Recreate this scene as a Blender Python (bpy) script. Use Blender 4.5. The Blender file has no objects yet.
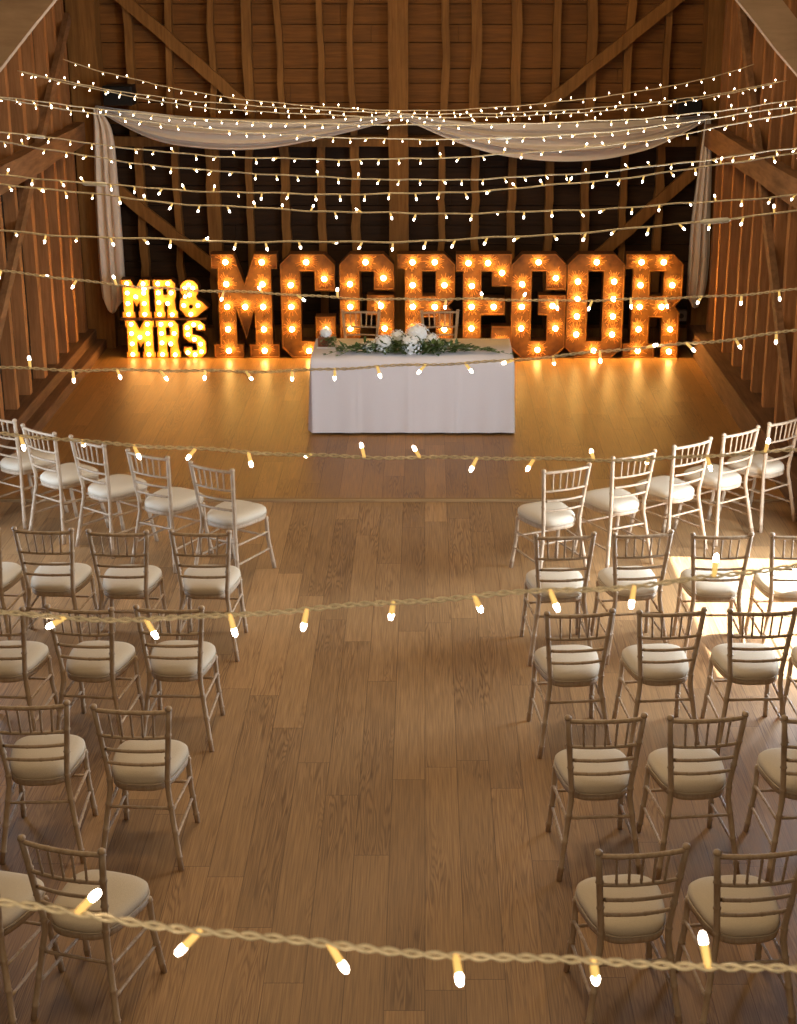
import bpy, bmesh, math, random
from mathutils import Vector, Matrix
random.seed(7)
C = bpy.context.scene.collection
PI = math.pi
SC = bpy.context.scene

# ------------------------------------------------------------------ camera model
FPX, PX, PY = 1600.0, 425.0, 512.0
TH = math.radians(19.42)
HC = 4.47
ct, st = math.cos(TH), math.sin(TH)

def on_plane_y(x, y, Y):
    """world point on the vertical plane at distance Y seen at pixel x, y"""
    v = (y-PY)/FPX
    Z = Y/(ct - v*st)
    return Vector(((x-PX)*Z/FPX, Y, HC - Z*(st + v*ct)))

def at_height(x, y, h):
    v = (y-PY)/FPX
    Z = (HC-h)/(st + v*ct)
    return Vector(((x-PX)*Z/FPX, Z*(ct - v*st), h))

cam = bpy.data.cameras.new('camera')
cam.sensor_fit = 'VERTICAL'
cam.sensor_height = 24
cam.sensor_width = 24*797/1024
cam.lens = 24*FPX/1024
cam.shift_x = -(PX-398.5)/1024
cam.clip_start = .05
cam.dof.use_dof = True
cam.dof.focus_distance = 9.0
cam.dof.aperture_fstop = 9.0
camo = bpy.data.objects.new('camera', cam); C.objects.link(camo)
camo.location = (0, 0, HC)
camo.rotation_euler = (PI/2 - TH, 0, 0)
SC.camera = camo

SC.view_settings.view_transform = 'Standard'
SC.view_settings.look = 'None'
SC.view_settings.gamma = 1
SC.view_settings.exposure = 0.0
SC.view_settings.use_curve_mapping = False
try:
    SC.cycles.use_denoising = True
    SC.cycles.use_light_tree = True
    SC.cycles.max_bounces = 6
    SC.cycles.diffuse_bounces = 4
    SC.cycles.sample_clamp_indirect = 4.0
    SC.cycles.sample_clamp_direct = 0.0
    SC.cycles.use_adaptive_sampling = False
except Exception:
    pass

# ------------------------------------------------------------------ materials
def lin(c):
    return tuple(((v/255)/12.92 if v/255 <= .04045 else ((v/255+.055)/1.055)**2.4) for v in c) + (1,)

def newmat(name):
    m = bpy.data.materials.new(name); m.use_nodes = True
    nt = m.node_tree
    return m, nt, nt.nodes['Principled BSDF']

def N(nt, kind, **kw):
    n = nt.nodes.new(kind)
    for k, v in kw.items(): setattr(n, k, v)
    return n

def ramp(nt, stops):
    r = N(nt, 'ShaderNodeValToRGB')
    e = r.color_ramp.elements
    e[0].position, e[0].color = stops[0]
    e[1].position, e[1].color = stops[-1]
    for p, c in stops[1:-1]:
        k = e.new(p); k.color = c
    return r

def plain(name, col, rough=.6, metal=0.0, noise=.08, scale=30, bump=0.0, spec=.5):
    m, nt, b = newmat(name)
    tc = N(nt, 'ShaderNodeTexCoord'); nz = N(nt, 'ShaderNodeTexNoise')
    nz.inputs['Scale'].default_value = scale; nz.inputs['Detail'].default_value = 4
    nt.links.new(tc.outputs['Object'], nz.inputs['Vector'])
    c = lin(col)
    r = ramp(nt, [(.3, tuple(v*(1-noise) for v in c[:3])+(1,)), (.7, tuple(min(1, v*(1+noise)) for v in c[:3])+(1,))])
    nt.links.new(nz.outputs['Fac'], r.inputs['Fac'])
    nt.links.new(r.outputs['Color'], b.inputs['Base Color'])
    b.inputs['Roughness'].default_value = rough
    b.inputs['Metallic'].default_value = metal
    b.inputs['Specular IOR Level'].default_value = spec
    if bump:
        bp = N(nt, 'ShaderNodeBump'); bp.inputs['Strength'].default_value = bump; bp.inputs['Distance'].default_value = .01
        nt.links.new(nz.outputs['Fac'], bp.inputs['Height']); nt.links.new(bp.outputs['Normal'], b.inputs['Normal'])
    return m

def glow(name, col, strength):
    m, nt, b = newmat(name)
    b.inputs['Base Color'].default_value = (.8, .7, .5, 1)
    b.inputs['Emission Color'].default_value = col
    b.inputs['Emission Strength'].default_value = strength
    return m

def wood(name, c1, c2, axis='Z', rough=.75, boards=0, bump=.4, dark=None, stretch=14, scale=1.0):
    """rough timber; grain runs along axis; boards > 0 lays boards of that width across it (seams as real bump + dark gaps)"""
    m, nt, b = newmat(name)
    tc = N(nt, 'ShaderNodeTexCoord'); mp = N(nt, 'ShaderNodeMapping')
    s = {'X': (1, stretch, stretch), 'Y': (stretch, 1, stretch), 'Z': (stretch, stretch, 1)}[axis]
    mp.inputs['Scale'].default_value = tuple(v*scale for v in s)
    nt.links.new(tc.outputs['Object'], mp.inputs['Vector'])
    nz = N(nt, 'ShaderNodeTexNoise'); nz.inputs['Scale'].default_value = 2.2; nz.inputs['Detail'].default_value = 6; nz.inputs['Roughness'].default_value = .65
    nz.inputs['Distortion'].default_value = .4
    nt.links.new(mp.outputs['Vector'], nz.inputs['Vector'])
    big = N(nt, 'ShaderNodeTexNoise'); big.inputs['Scale'].default_value = 1.7; big.inputs['Detail'].default_value = 3
    nt.links.new(tc.outputs['Object'], big.inputs['Vector'])
    a1, a2 = lin(c1), lin(c2)
    r = ramp(nt, [(.32, a1), (.68, a2)])
    nt.links.new(nz.outputs['Fac'], r.inputs['Fac'])
    mul = N(nt, 'ShaderNodeMix', data_type='RGBA', blend_type='MULTIPLY'); mul.inputs[0].default_value = .7
    r2 = ramp(nt, [(.3, (.65, .62, .58, 1)), (.7, (1.1, 1.05, 1, 1))])
    nt.links.new(big.outputs['Fac'], r2.inputs['Fac'])
    nt.links.new(r.outputs['Color'], mul.inputs[6]); nt.links.new(r2.outputs['Color'], mul.inputs[7])
    nt.links.new(mul.outputs[2], b.inputs['Base Color'])
    b.inputs['Roughness'].default_value = rough
    b.inputs['Specular IOR Level'].default_value = .25
    bp = N(nt, 'ShaderNodeBump'); bp.inputs['Strength'].default_value = bump; bp.inputs['Distance'].default_value = .01
    nt.links.new(nz.outputs['Fac'], bp.inputs['Height'])
    nt.links.new(bp.outputs['Normal'], b.inputs['Normal'])
    return m

def floor_mat(name, tones, rough=.42, width=.185, length=2.1):
    """oak planks running along Y: per-plank tone, cathedral grain, thin seams"""
    m, nt, b = newmat(name)
    L = nt.links
    tc = N(nt, 'ShaderNodeTexCoord'); sep = N(nt, 'ShaderNodeSeparateXYZ')
    L.new(tc.outputs['Object'], sep.inputs[0])
    def math_(op, a, bb=None, c=None):
        n = N(nt, 'ShaderNodeMath', operation=op)
        for i, v in enumerate((a, bb, c)):
            if v is None: continue
            if isinstance(v, (int, float)): n.inputs[i].default_value = v
            else: L.new(v, n.inputs[i])
        return n.outputs[0]
    u = math_('DIVIDE', sep.outputs['X'], width)
    row = math_('FLOOR', u)
    wn = N(nt, 'ShaderNodeTexWhiteNoise', noise_dimensions='1D'); L.new(row, wn.inputs['W'])
    off = math_('MULTIPLY', wn.outputs['Value'], 7.0)
    v = math_('ADD', math_('DIVIDE', sep.outputs['Y'], length), off)
    col = math_('FLOOR', v)
    cmb = N(nt, 'ShaderNodeCombineXYZ'); L.new(row, cmb.inputs[0]); L.new(col, cmb.inputs[1])
    wn2 = N(nt, 'ShaderNodeTexWhiteNoise', noise_dimensions='2D'); L.new(cmb.outputs[0], wn2.inputs['Vector'])
    # grain coordinates, shifted for every plank
    sx = math_('MULTIPLY', wn2.outputs['Value'], 31.0)
    gx = math_('ADD', sep.outputs['X'], sx)
    g = N(nt, 'ShaderNodeCombineXYZ'); L.new(gx, g.inputs[0]); L.new(sep.outputs['Y'], g.inputs[1]); L.new(sx, g.inputs[2])
    mp = N(nt, 'ShaderNodeMapping'); mp.inputs['Scale'].default_value = (12, .62, 1); L.new(g.outputs[0], mp.inputs['Vector'])
    n1 = N(nt, 'ShaderNodeTexNoise'); n1.inputs['Scale'].default_value = 1.0; n1.inputs['Detail'].default_value = 2; n1.inputs['Roughness'].default_value = .45
    L.new(mp.outputs[0], n1.inputs['Vector'])
    rings = math_('SINE', math_('MULTIPLY', n1.outputs['Fac'], 135.0))
    mp2 = N(nt, 'ShaderNodeMapping'); mp2.inputs['Scale'].default_value = (150, 3.5, 1); L.new(g.outputs[0], mp2.inputs['Vector'])
    n2 = N(nt, 'ShaderNodeTexNoise'); n2.inputs['Scale'].default_value = 1.0; n2.inputs['Detail'].default_value = 4
    L.new(mp2.outputs[0], n2.inputs['Vector'])
    mp3 = N(nt, 'ShaderNodeMapping'); mp3.inputs['Scale'].default_value = (2.5, .8, 1); L.new(g.outputs[0], mp3.inputs['Vector'])
    n3 = N(nt, 'ShaderNodeTexNoise'); n3.inputs['Scale'].default_value = 1.0; n3.inputs['Detail'].default_value = 2
    L.new(mp3.outputs[0], n3.inputs['Vector'])
    mask = N(nt, 'ShaderNodeMapRange'); mask.inputs['From Min'].default_value = .47; mask.inputs['From Max'].default_value = .60
    L.new(n3.outputs['Fac'], mask.inputs['Value'])
    rr = math_('MULTIPLY', math_('POWER', math_('ADD', math_('MULTIPLY', rings, .5), .5), 2.0), mask.outputs[0])
    base = ramp(nt, [(0, lin(tones[0])), (.5, lin(tones[1])), (1, lin(tones[2]))])
    L.new(wn2.outputs['Value'], base.inputs['Fac'])
    m1 = N(nt, 'ShaderNodeMix', data_type='RGBA', blend_type='MULTIPLY')
    L.new(math_('MULTIPLY', rr, .62), m1.inputs[0]); L.new(base.outputs['Color'], m1.inputs[6]); m1.inputs[7].default_value = (.42, .34, .28, 1)
    fr = ramp(nt, [(.3, (.68, .66, .64, 1)), (.7, (1.15, 1.15, 1.15, 1))]); L.new(n2.outputs['Fac'], fr.inputs['Fac'])
    m2 = N(nt, 'ShaderNodeMix', data_type='RGBA', blend_type='MULTIPLY'); m2.inputs[0].default_value = 1
    L.new(m1.outputs[2], m2.inputs[6]); L.new(fr.outputs['Color'], m2.inputs[7])
    # seams
    fu = math_('ABSOLUTE', math_('SUBTRACT', math_('FRACT', u), .5))
    fv = math_('ABSOLUTE', math_('SUBTRACT', math_('FRACT', v), .5))
    seam = math_('MAXIMUM', math_('GREATER_THAN', fu, .5-.0022/width), math_('GREATER_THAN', fv, .5-.0025/length))
    m3 = N(nt, 'ShaderNodeMix', data_type='RGBA', blend_type='MULTIPLY')
    L.new(math_('MULTIPLY', seam, .6), m3.inputs[0]); L.new(m2.outputs[2], m3.inputs[6]); m3.inputs[7].default_value = (.25, .2, .15, 1)
    L.new(m3.outputs[2], b.inputs['Base Color'])
    rg = N(nt, 'ShaderNodeMapRange'); rg.inputs['To Min'].default_value = rough-.08; rg.inputs['To Max'].default_value = rough+.12
    L.new(n2.outputs['Fac'], rg.inputs['Value']); L.new(rg.outputs[0], b.inputs['Roughness'])
    bp = N(nt, 'ShaderNodeBump'); bp.inputs['Strength'].default_value = .25; bp.inputs['Distance'].default_value = .002
    L.new(math_('SUBTRACT', n2.outputs['Fac'], seam), bp.inputs['Height']); L.new(bp.outputs['Normal'], b.inputs['Normal'])
    return m

M = {}
M['floor'] = floor_mat('oak_floor', [(148, 112, 72), (162, 124, 80), (178, 136, 88)], .5)
M['stage'] = floor_mat('oak_stage_glow_tint', [(146, 104, 56), (156, 112, 62), (166, 120, 68)], .40)  # floor oak tinted more orange, warm stage light put into the colour
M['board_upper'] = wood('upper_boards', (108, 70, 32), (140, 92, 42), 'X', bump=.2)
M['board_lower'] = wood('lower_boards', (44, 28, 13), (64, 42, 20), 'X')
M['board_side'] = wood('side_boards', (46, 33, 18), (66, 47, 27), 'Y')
M['stud'] = wood('stud_timber', (124, 84, 40), (156, 110, 56), 'Z')
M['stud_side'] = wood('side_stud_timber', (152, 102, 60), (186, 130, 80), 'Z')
M['beam'] = wood('old_oak_beam', (118, 84, 56), (156, 116, 80), 'Y', stretch=8)
M['beam_grey'] = wood('weathered_oak_brace', (190, 156, 122), (216, 184, 146), 'X', stretch=5)
M['sill'] = wood('sill_timber', (92, 62, 40), (124, 88, 60), 'Y')
M['nosing'] = wood('pale_nosing', (148, 116, 76), (168, 134, 90), 'X')
M['roof'] = wood('roof_boards', (90, 64, 42), (120, 88, 58), 'X')
M['lime'] = wood('limewashed_wood', (180, 152, 120), (206, 182, 152), 'Z', rough=.45, bump=.1, stretch=8, scale=3)
M['cushion'] = plain('ivory_cushion', (208, 190, 162), .85, noise=.04, scale=160, bump=.15, spec=.2)
M['piping'] = plain('cushion_piping', (186, 166, 138), .8, noise=.04)
M['drape'] = plain('sheer_drape', (232, 218, 200), .9, noise=.05, scale=5, spec=.1)
M['cloth'] = plain('table_linen', (222, 210, 202), .85, noise=.03, scale=220, bump=.08, spec=.15)
M['wire'] = plain('rope_wire', (222, 200, 158), .65, noise=.2, scale=120)
M['holder'] = glow('lit_bulb_holder', (1, .60, .16, 1), .75); M['holder'].node_tree.nodes['Principled BSDF'].inputs['Base Color'].default_value = (.75, .55, .2, 1)
M['sleeve'] = plain('clear_sleeve', (225, 215, 190), .3, noise=.02)
M['fairy'] = glow('fairy_led', (1, .86, .70, 1), 20)
M['black'] = plain('black_plastic', (14, 13, 13), .55)
M['black_grille'] = plain('black_grille', (7, 7, 7), .8, noise=.4, scale=300, bump=.4)
M['grey'] = plain('grey_plastic', (120, 112, 104), .5)
M['petal'] = plain('white_petals', (250, 249, 244), .7, noise=.05, scale=60)
M['leaf'] = plain('green_leaves', (84, 102, 48), .5, noise=.35, scale=20)
M['leaf_pale'] = plain('pale_leaves', (128, 140, 96), .55, noise=.25, scale=20)
M['box_wood'] = plain('small_box_wood', (136, 78, 44), .6, noise=.2)
M['paper'] = plain('white_card', (236, 230, 222), .6, noise=.02)
M['letter_side'] = wood('letter_box_wood', (86, 52, 26), (118, 74, 38), 'X', rough=.6)
M['letter_small_side'] = wood('small_letter_box', (60, 34, 20), (84, 50, 28), 'X', rough=.6)
M['rim'] = plain('copper_rim', (150, 98, 44), .45, .5, noise=.15)
M['small_face'] = plain('gold_face', (232, 164, 70), .5, .2, noise=.1)
M['socket'] = plain('brass_socket', (200, 140, 60), .4, .6)
M['bulb'] = glow('filament_bulb', (1, .58, .15, 1), 72)
M['bulb_small'] = glow('small_filament_bulb', (1, .58, .17, 1), 28)

def face_mat():
    m, nt, b = newmat('rusted_copper_face')
    tc = N(nt, 'ShaderNodeTexCoord')
    nz = N(nt, 'ShaderNodeTexNoise'); nz.inputs['Scale'].default_value = 14; nz.inputs['Detail'].default_value = 6
    nt.links.new(tc.outputs['Object'], nz.inputs['Vector'])
    r = ramp(nt, [(.3, lin((90, 54, 20))), (.7, lin((130, 84, 34)))])
    nt.links.new(nz.outputs['Fac'], r.inputs['Fac']); nt.links.new(r.outputs['Color'], b.inputs['Base Color'])
    b.inputs['Metallic'].default_value = .25; b.inputs['Roughness'].default_value = .5
    return m
M['face'] = face_mat()
M['glow_rib'] = plain('starburst_glow_copper', (216, 150, 74), .35, .4, noise=.1)  # brighter than the face, stands in for light rays round the bulbs

# ------------------------------------------------------------------ mesh helpers
def obj(name, bm, mats, parent=None, smooth=False, norm=True):
    me = bpy.data.meshes.new(name)
    if norm: bmesh.ops.recalc_face_normals(bm, faces=bm.faces)
    bm.to_mesh(me); bm.free()
    if not isinstance(mats, (list, tuple)): mats = [mats]
    for m in mats: me.materials.append(m)
    if smooth:
        for p in me.polygons: p.use_smooth = True
    o = bpy.data.objects.new(name, me); C.objects.link(o)
    if parent: o.parent = parent
    return o

def tag(o, label=None, cat=None, group=None, kind=None):
    if label: o['label'] = label
    if cat: o['category'] = cat
    if group: o['group'] = group
    if kind: o['kind'] = kind
    return o

def empty(name, loc, rz=0):
    o = bpy.data.objects.new(name, None); C.objects.link(o)
    o.location = loc; o.rotation_euler = (0, 0, rz); o.empty_display_size = .1
    return o

def copy_tree(o, parent=None):
    c = o.copy(); C.objects.link(c); c.parent = parent
    for ch in list(o.children): copy_tree(ch, c)
    return c

def box(bm, x0, x1, y0, y1, z0, z1, mi=0, bev=0):
    b2 = bmesh.new() if bev else bm
    vs = [b2.verts.new(p) for p in ((x0,y0,z0),(x1,y0,z0),(x1,y1,z0),(x0,y1,z0),(x0,y0,z1),(x1,y0,z1),(x1,y1,z1),(x0,y1,z1))]
    fs = [b2.faces.new([vs[i] for i in f]) for f in ((3,2,1,0),(4,5,6,7),(0,1,5,4),(1,2,6,5),(2,3,7,6),(3,0,4,7))]
    for f in fs: f.material_index = mi
    if bev:
        bmesh.ops.bevel(b2, geom=list(b2.edges), offset=bev, segments=1, affect='EDGES')
        for f in b2.faces: f.material_index = mi
        me = bpy.data.meshes.new('t'); b2.to_mesh(me); b2.free(); bm.from_mesh(me); bpy.data.meshes.remove(me)

def tube(bm, pts, rads, n=8, mi=0, cap=True, up=Vector((0, 0, 1))):
    pts = [Vector(p) for p in pts]
    if isinstance(rads, (int, float)): rads = [rads]*len(pts)
    rings = []
    for i, p in enumerate(pts):
        d = (pts[min(i+1, len(pts)-1)] - pts[max(i-1, 0)])
        d = d.normalized() if d.length > 1e-9 else Vector((0, 0, 1))
        u = up if abs(d.dot(up)) < .95 else Vector((0, 1, 0))
        a = d.cross(u).normalized(); b = d.cross(a).normalized()
        rings.append([bm.verts.new(p + (a*math.cos(2*PI*k/n) + b*math.sin(2*PI*k/n))*rads[i]) for k in range(n)])
    for r0, r1 in zip(rings, rings[1:]):
        for k in range(n):
            f = bm.faces.new((r0[k], r0[(k+1) % n], r1[(k+1) % n], r1[k])); f.material_index = mi
    if cap:
        for r in (rings[0], rings[-1]):
            f = bm.faces.new(r); f.material_index = mi

def beam_between(bm, p, q, w, t, nrm, jag=.0, n=10):
    """squared timber from p to q, w wide in the wall's plane and t thick along nrm, slightly wavy"""
    p, q, nrm = Vector(p), Vector(q), Vector(nrm).normalized()
    d = (q-p).normalized(); s = d.cross(nrm).normalized()
    rings = []
    for i in range(n+1):
        c = p.lerp(q, i/n)
        wv = s*random.uniform(-jag, jag)
        ww = w*random.uniform(1-jag*4, 1+jag*4)
        rings.append([bm.verts.new(c + wv + s*a*ww/2 + nrm*b*t) for a, b in ((-1, 0), (1, 0), (1, 1), (-1, 1))])
    for a, b in zip(rings, rings[1:]):
        for k in range(4): bm.faces.new((a[k], a[(k+1) % 4], b[(k+1) % 4], b[k]))
    bm.faces.new(rings[0]); bm.faces.new(rings[-1])

# ------------------------------------------------------------------ setting
XL, XR, YB = -4.07, 3.37, 18.75          # board faces of the walls
ZE, ZRIDGE = 5.0, 8.2
YF = -2.2
bm = bmesh.new(); box(bm, XL-.3, XR+.3, YF-.2, 12.96, -.2, 0)
tag(obj('floor', bm, M['floor']), 'wide oak plank floor of the barn below the stage', kind='structure')
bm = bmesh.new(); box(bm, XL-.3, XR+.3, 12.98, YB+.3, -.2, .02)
stage = tag(obj('floor_stage', bm, M['stage']), 'oak boards of the raised stage end, warm glow put into their colour', kind='structure')
bm = bmesh.new(); box(bm, -3.74, 3.08, 12.93, 12.98, 0, .024, bev=.004)
tag(obj('trim_1', bm, M['nosing']), 'thin pale timber nosing at the edge between floor and stage', kind='structure')

# back wall: boards as overlapping courses
bm = bmesh.new()
z = 0.0; k = 0
while z < ZRIDGE + .2:
    h = random.uniform(.17, .25) if z < 2.4 else random.uniform(.14, .3)
    d = random.uniform(0, .012)
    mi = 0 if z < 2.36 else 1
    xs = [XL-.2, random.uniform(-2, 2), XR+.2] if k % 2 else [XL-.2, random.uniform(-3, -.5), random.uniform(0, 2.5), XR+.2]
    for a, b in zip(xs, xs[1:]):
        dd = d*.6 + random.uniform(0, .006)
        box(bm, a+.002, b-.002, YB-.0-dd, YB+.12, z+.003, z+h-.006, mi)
    z += h; k += 1
box(bm, XL-.2, XR+.2, YB+.1, YB+.2, -.2, ZRIDGE+.3, 0)
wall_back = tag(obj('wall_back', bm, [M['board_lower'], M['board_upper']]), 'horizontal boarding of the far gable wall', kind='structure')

def wall_stud(parent, x, w, z0, z1, y0, jag=.012, mat='stud', lean=0.0, t=.13):
    b = bmesh.new(); beam_between(b, (x, y0, z0), (x+lean, y0, z1), w, -t, (0, 1, 0), jag, 14)
    return obj('stud', b, M[mat], parent)
for x in (-3.28, -2.86, -2.44, -2.02, -1.61, -1.19, -.8, .19, .58, 1.0, 1.43, 1.85, 2.29, 2.7):
    wall_stud(wall_back, x, random.choice((.075, .09, .1)) if abs(x+2.44) > .1 else .15, .2, 2.34, YB-.01)
    wall_stud(wall_back, x+random.uniform(-.04, .04), random.choice((.07, .085, .11)), 2.44, 6.5, YB-.01, .016, lean=random.uniform(-.08, .08))
b = bmesh.new(); beam_between(b, (-.31, YB-.01, .15), (-.28, YB-.01, 8), .22, -.22, (0, 1, 0), .006, 20); tag(obj('post', b, M['stud'], wall_back), 'thick central post')
for x, w in ((-3.8, .32), (3.24, .24)):
    b = bmesh.new(); beam_between(b, (x, YB-.02, .02), (x, YB-.02, 5.2), w, -.3, (0, 1, 0), .006, 12); tag(obj('post', b, M['stud'], wall_back), 'square corner post')
b = bmesh.new(); beam_between(b, (-3.64, YB-.0, 2.39), (3.12, YB-.0, 2.39), .11, -.17, (0, 1, 0), .006, 30); obj('rail', b, M['stud'], wall_back)
b = bmesh.new(); beam_between(b, (-3.64, YB-.0, .13), (3.12, YB-.0, .13), .2, -.2, (0, 1, 0), .003, 30); obj('sole_plate', b, M['stud'], wall_back)
for p, q in (((-3.62, 4.18), (-1.95, 2.72)), ((3.1, 4.2), (1.3, 2.74)), ((-3.6, 1.9), (-2.0, .55)), ((3.1, 2.08), (1.55, .65))):
    b = bmesh.new(); beam_between(b, (p[0], YB-.12, p[1]), (q[0], YB-.12, q[1]), .13, -.08, (0, 1, 0), .006, 14)
    obj('brace', b, M['stud'], wall_back)

# side walls
def side_wall(name, X, sgn, label):
    """boards behind, studs, rail, brace and stepped sill in front; sgn = direction into the room"""
    bm = bmesh.new()
    segs = [(YF, 10.0), (12.0, YB+.2)] if sgn > 0 else [(YF, 9.35), (11.55, YB+.2)]
    for (ya, yb) in segs:
        z = 0
        while z < ZE:
            h = random.uniform(.18, .26); d = random.uniform(0, .01)
            x0, x1 = (X-.12, X+d) if sgn > 0 else (X-d, X+.12)
            box(bm, x0, x1, ya, yb, z+.003, z+h-.005); z += h
        box(bm, *((X-.2, X-.1) if sgn > 0 else (X+.1, X+.2)), ya, yb, -.1, ZE+.1)
    if sgn < 0:                                   # boards over the doorway
        box(bm, X, X+.2, 9.35, 11.55, 2.55, ZE+.1)
    if sgn > 0: box(bm, X-.2, X, 10.0, 12.0, 2.25, ZE+.1)
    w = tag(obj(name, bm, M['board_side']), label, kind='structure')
    return w
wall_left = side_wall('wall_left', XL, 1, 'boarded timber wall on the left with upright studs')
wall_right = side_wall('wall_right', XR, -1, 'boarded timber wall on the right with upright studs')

LS = [18.4-.0, 17.9, 17.4, 16.9, 16.3, 15.65, 15.1, 14.5, 13.95, 13.4, 12.85, 12.3]
for i, y in enumerate(LS):
    y -= .1
    b = bmesh.new(); beam_between(b, (XL, y, .24), (XL, y+random.uniform(-.12, .12), 5), random.uniform(.09, .14), .12, (1, 0, 0), .012, 16)
    obj('stud', b, M['stud_side'], wall_left)
RS = [18.1, 17.65, 17.1, 16.5, 15.95, 15.45, 14.9, 14.3, 13.75, 13.2, 12.65, 12.1]
for i, y in enumerate(RS):
    b = bmesh.new(); beam_between(b, (XR, y, .28), (XR, y+random.uniform(-.12, .12), 5), random.uniform(.09, .14), .12, (-1, 0, 0), .012, 16)
    obj('stud', b, M['stud_side'], wall_right)
# rails
b = bmesh.new(); beam_between(b, (XL+.1, 18.5, 2.5), (XL+.1, 10.2, 2.46), .24, .14, (1, 0, 0), .008, 16); obj('rail', b, M['beam'], wall_left)
b = bmesh.new(); beam_between(b, (XR-.1, 18.5, 2.5), (XR-.1, 11.8, 2.52), .24, .14, (-1, 0, 0), .008, 16); obj('rail', b, M['beam'], wall_right)
# diagonal braces on the side walls
b = bmesh.new(); beam_between(b, (XL+.12, 18.35, 3.75), (XL+.12, 12.9, .2), .12, .06, (1, 0, 0), .006, 16); obj('brace', b, M['beam'], wall_left)
b = bmesh.new(); beam_between(b, (XR-.12, 17.6, 4.4), (XR-.12, 13.3, .3), .11, .06, (-1, 0, 0), .006, 16); obj('brace', b, M['beam'], wall_right)
# stepped sills
b = bmesh.new()
box(b, XL, -3.75, 12.12, 18.5, 0, .13, bev=.008); box(b, XL, -3.86, 12.12, 18.5, .13, .25, bev=.008)
tag(obj('baseboard_left', b, M['sill']), 'stepped timber plinth along the left wall', kind='structure')
b = bmesh.new()
box(b, 3.09, XR, 11.7, 18.5, 0, .3, bev=.008)
tag(obj('baseboard_right', b, M['sill']), 'timber plinth along the right wall', kind='structure')

# truss over the seats: wall posts, knee braces, tie beam
for w, x0, x1, xw, s in ((wall_left, -2.0, -3.95, XL, 1), (wall_right, 1.72, 3.25, XR, -1)):
    b = bmesh.new()
    za = 4.50 if s > 0 else 4.41
    beam_between(b, (x0, 9.7, za), (x1, 9.7, za-abs(x1-x0)*1.12), .23 if s > 0 else .19, -.1, (0, 1, 0), .004, 12)
    tag(obj('knee_brace', b, M['beam_grey'], w), 'broad greyish slanting brace')
    b = bmesh.new(); beam_between(b, (xw+s*.12, 9.7 if s > 0 else 9.2, 0), (xw+s*.12, 9.7 if s > 0 else 9.2, 5), .24, -.24, (0, 1, 0), .004, 12); obj('post', b, M['beam'], w)
b = bmesh.new(); beam_between(b, (XL, 9.72, 4.72), (XR, 9.72, 4.72), .3, -.25, (0, 1, 0), .003, 12)
obj('tie_beam', b, M['beam'], wall_left)

# roof and front wall closing the barn
bm = bmesh.new()
xm = (XL+XR)/2
v = [bm.verts.new(p) for p in ((XL-.3, YF-.2, ZE-.15), (XL-.3, YB+.3, ZE-.15), (xm, YB+.3, ZRIDGE), (xm, YF-.2, ZRIDGE), (XR+.3, YF-.2, ZE-.15), (XR+.3, YB+.3, ZE-.15))]
bm.faces.new((v[0], v[1], v[2], v[3])); bm.faces.new((v[3], v[2], v[5], v[4]))
r = bmesh.ops.extrude_face_region(bm, geom=list(bm.faces))
for e in r['geom']:
    if isinstance(e, bmesh.types.BMVert): e.co.z += .15
tag(obj('ceiling', bm, M['roof']), 'boarded pitched roof', kind='structure')
bm = bmesh.new(); box(bm, XL-.2, XR+.2, YF-.2, YF, -.1, ZRIDGE)
tag(obj('wall_front', bm, M['board_side']), 'boarded wall behind the viewer', kind='structure')
# door frame of the side doorway
bm = bmesh.new()
box(bm, XR-.03, XR+.2, 9.25, 9.35, 0, 2.62); box(bm, XR-.03, XR+.2, 11.55, 11.65, 0, 2.62); box(bm, XR-.03, XR+.2, 9.35, 11.55, 2.52, 2.62)
tag(obj('door_1', bm, M['beam']), 'timber frame of the open side doorway', kind='structure')

bm = bmesh.new()  # left doorway is added, to bring cool light onto the left chairs
box(bm, XL-.2, XL+.03, 9.9, 10.0, 0, 2.35); box(bm, XL-.2, XL+.03, 12.0, 12.1, 0, 2.35); box(bm, XL-.2, XL+.03, 10.0, 12.0, 2.25, 2.35)
tag(obj('added_door', bm, M['beam']), 'timber frame of an added, unseen doorway on the left', kind='structure')

# ------------------------------------------------------------------ chairs
def knuckled(bm, pts, r, every=.09, n=8, amp=1.28):
    """turned tube with small bamboo rings"""
    P = [Vector(p) for p in pts]
    out, rad = [], []
    acc = 0.0; nxt = every*.5
    for a, b in zip(P, P[1:]):
        L = (b-a).length
        ts = [0.0]
        s = nxt - acc
        while s < L:
            if s-.006 > 0 and s+.006 < L: ts += [(s-.007)/L, s/L, (s+.007)/L]
            s += every; nxt += every
        acc += L
        for i, t in enumerate(ts):
            out.append(a.lerp(b, t)); rad.append(r*amp if (i % 3 == 2) else r)
    out.append(P[-1]); rad.append(r)
    tube(bm, out, rad, n)

def post_x(z):  # half spacing of the rear posts
    if z < .42: return .208 - (.208-.150)*(z/.42)
    if z < .5: return .150
    return .150 + (.190-.150)*((z-.5)/.42)
def post_y(z):
    if z < .42: return -.255 + .06*(z/.42)
    if z < .5: return -.195
    return -.195 - .055*((z-.5)/.42)

def seat_outline(s=1.0, n=40):
    pts = []
    for k in range(n):
        a = 2*PI*k/n
        c, sn = math.cos(a), math.sin(a)
        e = 2/3.3
        x = math.copysign(abs(c)**e, c); y = math.copysign(abs(sn)**e, sn)
        w = .150 + .056*(y+1)/2
        pts.append((x*w*s, .008 + y*.213*s))
    return pts

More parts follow.
